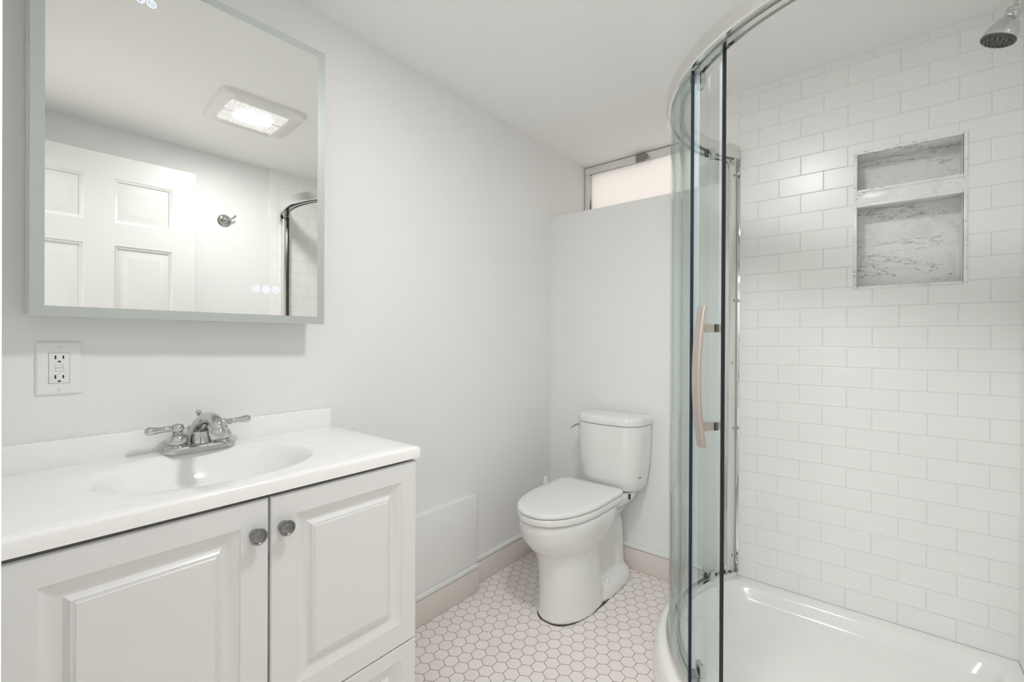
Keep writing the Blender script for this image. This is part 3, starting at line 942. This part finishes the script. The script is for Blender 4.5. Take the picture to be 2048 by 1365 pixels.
lathe(bm, [(0.013, -0.002), (0.013, 0.005), (0.009, 0.008), (0.006, 0.014)], lv, (-1, 0, 0), 24)
tube(bm, [lv + Vector((-0.016, 0.012, 0.002)), lv + Vector((-0.018, -0.01, 0.0)), lv + Vector((-0.019, -0.045, -0.006)), lv + Vector((-0.019, -0.06, -0.010))], [0.007, 0.0068, 0.0075, 0.005], 14, 0.6)
tag(link_mesh('flush_lever', bm, CHROME, tank), 'chrome flush lever')
b = NB()
lg = Vector((XTk + 0.1535, 1.985, 0.508)) - to
for k in range(4):
    c = lg + Vector((0.0028 * k * 0.55, 0.0052 * k, 0))
    lathe(b, [(0.0016, 0), (0.0016, 0.004)], c, (0.85, -0.5, 0), 10)
tag(link_mesh('maker_mark', b, DGREY, tank), 'tiny dark maker mark')
b = NB(); lathe(b, [(0.005, 0), (0.005, 0.022), (0.0035, 0.024)], Vector((-0.908, 1.975, 0.404)) - to, (0, 0, 1), 12)
tag(link_mesh('tank_bolt', b, BLACK, toi), 'dark bolt under the tank')
for sx in (-1, 1):
    b = NB(); lathe(b, [(0.0135, 0.0), (0.0135, 0.006), (0.0115, 0.018), (0.007, 0.0235), (0, 0.0245)], Vector((-1.04 + sx * 0.085, 1.845, 0.050)) - to, (0, 0, 1), 24)
    link_mesh('bolt_cap', b, CERA, toi)
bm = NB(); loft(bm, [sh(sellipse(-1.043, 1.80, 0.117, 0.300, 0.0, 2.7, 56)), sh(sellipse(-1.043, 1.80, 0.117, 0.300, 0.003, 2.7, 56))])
tag(link_mesh('foot_line', bm, DARK, toi), 'dark line where the foot meets the floor')  # thin dark slab under the foot, shows as a line

# ------------------------------------------------------------------ toilet brush in the corner behind the toilet
br = thing('toilet_brush', 'white toilet brush standing in the corner behind the toilet', 'toilet brush', (-1.392, 1.985, 0))
bm = NB(); lathe(bm, [(0.045, 0), (0.047, 0.01), (0.042, 0.12), (0.040, 0.125), (0.036, 0.12), (0.036, 0.015)], (0, 0, 0), (0, 0, 1), 32)
link_mesh('holder', bm, PLAS, br)
bm = NB(); lathe(bm, [(0.030, 0.02), (0.032, 0.08), (0.012, 0.10), (0.007, 0.12), (0.007, 0.30), (0.0105, 0.34), (0.0135, 0.375), (0.0125, 0.400), (0.007, 0.412), (0, 0.414)], (0, 0, 0), (0, 0, 1), 28)
link_mesh('handle', bm, PLAS, br)

# ------------------------------------------------------------------ shower pan
SC = Vector((0.036, 1.808)); RG = 0.652
PC = Vector((0.02, 1.86))
def pan_rho(phi, R, xr, yb, p):
    d = Vector((math.cos(phi), math.sin(phi)))
    oc = PC - SC
    bq = oc.dot(d); rc = -bq + math.sqrt(bq * bq - (oc.dot(oc) - R * R))
    c = [rc]
    if d.x > 1e-4: c.append((xr - PC.x) / d.x)
    if d.y > 1e-4: c.append((yb - PC.y) / d.y)
    if p is None: return min(c)
    return sum((1 / q) ** p for q in c) ** (-1 / p)
phis = [2 * PI * i / 220 for i in range(220)]
phis += [math.atan2(YT - PC.y, XR - PC.x), math.atan2(YT - PC.y, -0.58 - PC.x) ]
phis = sorted(q % (2 * PI) for q in phis)
def pan_ring(R, xr, yb, p, z, k=1.0):
    out_ = []
    for f in phis:
        r = pan_rho(f, R, xr, yb, p) * k
        out_.append(Vector((PC.x + r * math.cos(f), PC.y + r * math.sin(f), z)))
    return out_
XRp, YTp = XR - 0.0015, YT - 0.0015
ZP = 0.1115
bm = NB()
loft(bm, [pan_ring(0.706, XRp, YTp, None, 0.0005), pan_ring(0.707, XRp, YTp, None, 0.03), pan_ring(0.700, XRp, YTp, None, 0.075), pan_ring(0.694, XRp, YTp, None, 0.098),
          pan_ring(0.686, XRp, YTp, None, 0.108), pan_ring(0.676, XRp, YTp, None, ZP), pan_ring(0.622, XRp - 0.044, YTp - 0.046, 16, ZP),
          pan_ring(0.616, XRp - 0.050, YTp - 0.052, 14, ZP - 0.003), pan_ring(0.608, XRp - 0.058, YTp - 0.060, 12, ZP - 0.012), pan_ring(0.590, XRp - 0.072, YTp - 0.076, 11, ZP - 0.040),
          pan_ring(0.572, XRp - 0.090, YTp - 0.094, 10, ZP - 0.058), pan_ring(0.545, XRp - 0.115, YTp - 0.12, 9, ZP - 0.064), pan_ring(0.545, XRp - 0.115, YTp - 0.12, 9, ZP - 0.070, 0.5),
          pan_ring(0.545, XRp - 0.115, YTp - 0.12, 9, ZP - 0.074, 0.05)])
tag(link_mesh('shower_pan', bm, ACRY, angle=50), 'white acrylic curved-front shower pan in the tiled corner', 'shower tray')

# ------------------------------------------------------------------ shower enclosure: rails, jambs and fixed curved glass
ABK, ARW = 147.6, 298.6         # where the arc meets the back wall and the right wall
ZB0, ZB1 = ZP, ZP + 0.034
ZR0, ZR1 = 0.790 + CZ, 0.842 + CZ
enc = thing('shower_enclosure', 'curved chrome-railed shower enclosure with a fixed green-tinted glass panel', 'shower enclosure', (SC.x, SC.y, ZP))
eo = Vector((SC.x, SC.y, ZP))
Cc = (0.0, 0.0)
def ez(z): return z - ZP
bm = NB()
arc_profile(bm, Cc, [(RG - 0.041, ez(ZR0 + 0.002)), (RG - 0.041, ez(ZR1)), (RG + 0.014, ez(ZR1)), (RG + 0.0185, ez(ZR1 - 0.006)), (RG + 0.0185, ez(ZR0 + 0.006)), (RG + 0.014, ez(ZR0 + 0.001)),
                     (RG + 0.006, ez(ZR0)), (RG + 0.0055, ez(ZR0 + 0.010)), (RG - 0.006, ez(ZR0 + 0.010)), (RG - 0.0065, ez(ZR0)), (RG - 0.0228, ez(ZR0)), (RG - 0.0232, ez(ZR0 + 0.012)), (RG - 0.0368, ez(ZR0 + 0.012)), (RG - 0.0372, ez(ZR0 + 0.002))], ABK, ARW, 110)
link_mesh('top_rail', bm, SATIN, enc, angle=30)
bm = NB()
arc_profile(bm, Cc, [(RG - 0.036, 0), (RG - 0.036, 0.026), (RG - 0.024, 0.026), (RG - 0.022, 0.012), (RG - 0.012, 0.012), (RG - 0.010, 0.030), (RG + 0.002, 0.030), (RG + 0.004, 0.024), (RG + 0.010, 0.020), (RG + 0.013, 0.010), (RG + 0.013, 0)], ABK, ARW, 110)
link_mesh('bottom_rail', bm, SATIN, enc, angle=30)
bm = NB(); arc_slab(bm, Cc, RG - 0.003, RG + 0.003, ABK + 1.0, 223.9, ez(ZB0) + 0.016, ez(ZR0) + 0.008, 90)
tag(link_mesh('fixed_glass', bm, GLASS, enc, angle=30), 'green-tinted curved glass panel')
bm = NB(); arc_slab(bm, Cc, RG - 0.004, RG + 0.004, 223.9, 224.35, ez(ZB0) + 0.03, ez(ZR0), 2)
tag(link_mesh('glass_edge', bm, pm('dark_glass_edge', (0.01, 0.02, 0.035), 0.15), enc), 'dark polished edge of the fixed glass')
bm = NB(); arc_slab(bm, Cc, RG - 0.014, RG - 0.006, 223.6, 225.5, ez(ZB0) + 0.03, ez(ZR0), 3)
tag(link_mesh('clear_seal', bm, SEAL, enc), 'pale translucent sealing strip')
# jamb on the back wall: bright channel along the glass line plus the strip screwed to the tile
def jamb(name, p0, p1, wdt, mat, z0, z1, label=None):
    d = (Vector(p1) - Vector(p0)); d.z = 0
    n = Vector((-d.y, d.x, 0)).normalized() * wdt
    b = NB()
    q = [Vector((p0[0], p0[1], 0)), Vector((p1[0], p1[1], 0)), Vector((p1[0], p1[1], 0)) + n, Vector((p0[0], p0[1], 0)) + n]
    loft(b, [[v - eo + Vector((0, 0, z0)) for v in q], [v - eo + Vector((0, 0, z1)) for v in q]])
    es = [e for e in b.edges]
    bmesh.ops.bevel(b, geom=es, offset=0.002, segments=2, profile=0.5, affect='EDGES')
    o = link_mesh(name, b, mat, enc, angle=30)
    if label: tag(o, label)
    return o
ja = jamb('wall_jamb', (-0.497, 2.155, 0), (-0.516, 2.113, 0), -0.022, SATIN, ZP, 0.862 + CZ)
jb = jamb('wall_channel', (-0.484, YT - 0.0005, 0), (-0.5215, YT - 0.0005, 0), -0.014, CHROME, ZP, 0.842 + CZ)
jdir = (Vector((-0.5255, 2.092, 0)) - Vector((-0.497, 2.155, 0))).normalized()
jn = Vector((-jdir.y, jdir.x, 0))
for z in (0.775, -0.097, -1.000):
    b = NB(); lathe(b, [(0.0058, 0), (0.0058, 0.003), (0.004, 0.005), (0, 0.0052)], Vector((-0.5065, 2.134, z + CZ)) - eo, jn, 16)
    link_mesh('screw', b, CHROME, ja)
for z in (0.735, 0.180, -0.386, -0.950):
    b = NB(); lathe(b, [(0.0058, 0), (0.0058, 0.003), (0.004, 0.005), (0, 0.0052)], Vector((-0.489, YT - 0.0145, z + CZ)) - eo, (0, -1, 0), 16)
    link_mesh('screw', b, CHROME, jb)
yr = SC.y - math.sqrt(RG ** 2 - (XR - SC.x) ** 2)
jr = jamb('wall_jamb', (XR - 0.001, yr - 0.010, 0), (XR - 0.001, yr + 0.016, 0), 0.045, SATIN, ZP, ZR1)
b = NB(); box(b, XR - 0.060 - eo.x, XR - 0.044 - eo.x, yr + 0.010 - eo.y, yr + 0.0165 - eo.y, 0.03, ez(ZR0))
tag(link_mesh('strike_seal', b, RUBBER, enc), 'black magnetic strike strip')

# ------------------------------------------------------------------ sliding shower door, pushed open behind the fixed panel
RD = RG - 0.030
def ang_at(px, R, far=False):
    """plan angle of the point of radius R seen at photo column px"""
    r3 = F + Rv * ((px - 1024) / 901.08)
    r = Vector((r3.x, r3.y)).normalized()
    bq = r.dot(SC); s = math.sqrt(bq * bq - (SC.dot(SC) - R * R))
    p = r * (bq + s if far else bq - s)
    return math.degrees(math.atan2(p.y - SC.y, p.x - SC.x)) % 360
AD1 = round(ang_at(1444.5, RD), 2)
AD0 = round(ang_at(1432, RD, True), 2)
sd = thing('shower_door', 'curved green-tinted sliding glass shower door with a bowed nickel handle, slid open', 'shower door', (SC.x, SC.y, ZP))
bm = NB(); arc_slab(bm, Cc, RD - 0.003, RD + 0.003, AD0, AD1, 0.030, ez(ZR0) + 0.006, 90)
tag(link_mesh('glass', bm, GLASS, sd, angle=30), 'green-tinted curved glass')
bm = NB(); arc_slab(bm, Cc, RD - 0.0042, RD + 0.0046, AD1 + 0.05, AD1 + 0.50, 0.028, ez(ZR0) + 0.008, 2)
tag(link_mesh('black_seal', bm, RUBBER, sd), 'black magnetic seal on the leading edge')
bm = NB(); arc_slab(bm, Cc, RD - 0.004, RD + 0.0052, AD1 - 0.85, AD1 + 0.04, 0.028, ez(ZR0) + 0.008, 2)
tag(link_mesh('seal_channel', bm, SEAL, sd), 'pale clear channel of the seal')
def on_arc(a, r, z):
    a = math.radians(a)
    return Vector((r * math.cos(a), r * math.sin(a), ez(z)))
AH = round(ang_at(1436, RD), 2)
hz0, hz1 = -0.290 + CZ, 0.094 + CZ
bm = NB()
n = 28; rings = []
ca = math.radians(AH); er = Vector((math.cos(ca), math.sin(ca), 0)); et = Vector((-math.sin(ca), math.cos(ca), 0))
for i in range(n + 1):
    t = i / n
    z = hz0 + (hz1 - hz0) * t
    bow = 0.050 + 0.017 * (1 - (2 * t - 1) ** 2)
    c = er * (RD + bow) + Vector((0, 0, ez(z)))
    w, th = 0.0165, 0.0045
    rings.append([c + et * a + er * d for a, d in ((-w, -th), (w, -th), (w, th * 0.4), (w * 0.8, th), (-w * 0.8, th), (-w, th * 0.4))])
loft(bm, rings)
hd = link_mesh('handle', bm, NICK, sd, angle=30)
for z in (0.035 + CZ, -0.234 + CZ):
    b = NB()
    c = er * RD + Vector((0, 0, ez(z)))
    rr_ = []
    for d, w, hh in ((0.003, 0.0085, 0.011), (0.036, 0.0085, 0.011), (0.040, 0.0095, 0.012), (0.052, 0.0095, 0.012)):
        rr_.append([c + er * d + et * a + Vector((0, 0, q)) for a, q in ((-w, -hh), (w, -hh), (w, hh), (-w, hh))])
    loft(b, rr_)
    link_mesh('post', b, POLN, hd)
    b = NB(); lathe(b, [(0.0115, 0.003), (0.0115, 0.010), (0.009, 0.012), (0, 0.0125)], c, -er, 24)
    link_mesh('inside_cap', b, NICK, hd)
for (px, far, zz, up) in ((1392, False, ZR0 - 0.012, 1), (1417, True, ZR0 - 0.012, 1), (1396, False, ZB1 + 0.016, -1), (1420, True, ZB1 + 0.016, -1)):
    a = ang_at(px, RD, far); q = math.radians(a)
    e1 = Vector((math.cos(q), math.sin(q), 0)); e2 = Vector((-math.sin(q), math.cos(q), 0))
    b = NB()
    c = e1 * RD + Vector((0, 0, ez(zz)))
    rr_ = []
    for d, w, h0, h1 in ((-0.020, 0.013, -0.020, 0.020), (-0.016, 0.0145, -0.022, 0.022), (-0.004, 0.0145, -0.022, 0.022)):
        rr_.append([c + e1 * d + e2 * s + Vector((0, 0, v)) for s, v in ((-w, h0 * 0.6), (-w * 0.6, h0), (w * 0.6, h0), (w, h0 * 0.6), (w, h1), (-w, h1))])
    loft(b, rr_)
    ro = link_mesh('roller_bracket', b, CHROME, sd, angle=30)
    b = NB(); lathe(b, [(0.0130, 0.004), (0.0130, 0.007), (0.008, 0.008), (0.008, 0.012), (0.0130, 0.013), (0.0130, 0.017)], c + Vector((0, 0, up * 0.010)), e1, 24)
    tag(link_mesh('wheel', b, DGREY, ro), 'dark roller wheel')

# ------------------------------------------------------------------ shower head on the right wall
hc = Vector((0.2245, 1.672, 0.770 + CZ))      # centre of the spray face
axu = Vector((0.40, -0.02, 0.90)).normalized()
shd = thing('shower_fixture', 'chrome bell-shaped shower head with a dark nozzle face', 'shower head', hc)
SHS = 0.76
shd.scale = (SHS, SHS, SHS)
bm = NB()
lathe(bm, [(0.0455, 0.002), (0.0460, 0.008), (0.0445, 0.020), (0.0400, 0.036), (0.0325, 0.052), (0.0235, 0.063), (0.0195, 0.067)], (0, 0, 0), axu, 48)
link_mesh('bell', bm, CHROME, shd)
bm = NB()
lathe(bm, [(0.0185, 0.066), (0.0205, 0.070), (0.0205, 0.082), (0.0190, 0.086), (0.0205, 0.088), (0.0195, 0.096), (0.0140, 0.101), (0.010, 0.104)], (0, 0, 0), axu, 36)
link_mesh('swivel_nut', bm, CHROME, shd)
bm = NB()
tip = axu * 0.100
wallp = (Vector((XR, hc.y - 0.004, 2.075)) - hc) / SHS
tube(bm, spline([tip, tip + axu * 0.035, wallp + Vector((-0.055, 0, 0.0)), wallp + Vector((-0.001, 0, 0.004))], 10), 0.0105, 20)
link_mesh('arm', bm, CHROME, shd)
bm = NB(); lathe(bm, [(0.030, 0.001), (0.029, 0.004), (0.018, 0.009), (0.012, 0.010)], wallp + Vector((0, 0, 0.004)), (-1, 0, 0), 32)
link_mesh('wall_flange', bm, CHROME, shd)
bm = NB()
lathe(bm, [(0.0455, 0.003), (0.0465, -0.001), (0.0445, -0.0045), (0.0395, -0.006), (0.0375, -0.003), (0.018, -0.0028), (0.016, -0.0055), (0.0, -0.006)], (0, 0, 0), axu, 48)
face = link_mesh('spray_face', bm, DGREY, shd)
tag(face, 'dark grey spray face')
u_, v_, w_ = frame_from(axu)
bm = NB(); lathe(bm, [(0.0018, 0.0), (0.0018, 0.006), (0.0011, 0.009), (0, 0.0092)], (0, 0, 0), (0, 0, 1), 8)
nz0 = link_mesh('nozzle', bm, NOZ, face)
first = True
for rad_, cnt in ((0.034, 16), (0.0255, 12), (0.0105, 6)):
    for k in range(cnt):
        t = 2 * PI * (k + 0.5 * (cnt == 12)) / cnt
        o = nz0 if first else nz0.copy()
        if not first:
            COL.objects.link(o); o.parent = face
        first = False
        o.matrix_local = Matrix.Translation((u_ * math.cos(t) + v_ * math.sin(t)) * rad_ - w_ * 0.0025) @ (-w_).to_track_quat('Z', 'Y').to_matrix().to_4x4()

# ------------------------------------------------------------------ robe hook on the right wall (seen in the mirror)
rh = thing('robe_hook', 'round chrome robe hook on the white wall, seen in the mirror', 'hook', (XR + 0.006, 0.902, 0.712 + CZ))
bm = NB()
lathe(bm, [(0.036, 0.0005), (0.037, 0.004), (0.033, 0.008), (0.030, 0.008), (0.028, 0.012), (0.022, 0.013), (0.020, 0.011), (0.016, 0.016), (0.009, 0.020), (0.008, 0.030), (0.010, 0.034), (0, 0.036)], (0, 0, 0), (-1, 0, 0), 40)
link_mesh('rosette', bm, CHROME, rh)
bm = NB()
tube(bm, spline([(-0.026, 0, 0), (-0.036, 0.014, 0.004), (-0.042, 0.030, 0.012), (-0.046, 0.044, 0.026)], 6), lerp_list([0.006, 0.0045, 0.0045, 0.006], 19), 14)
lathe(bm, [(0, -0.007), (0.005, -0.005), (0.007, 0), (0.005, 0.005), (0, 0.007)], (-0.046, 0.045, 0.028), (0, 0.4, 1), 16)
link_mesh('peg', bm, CHROME, rh)
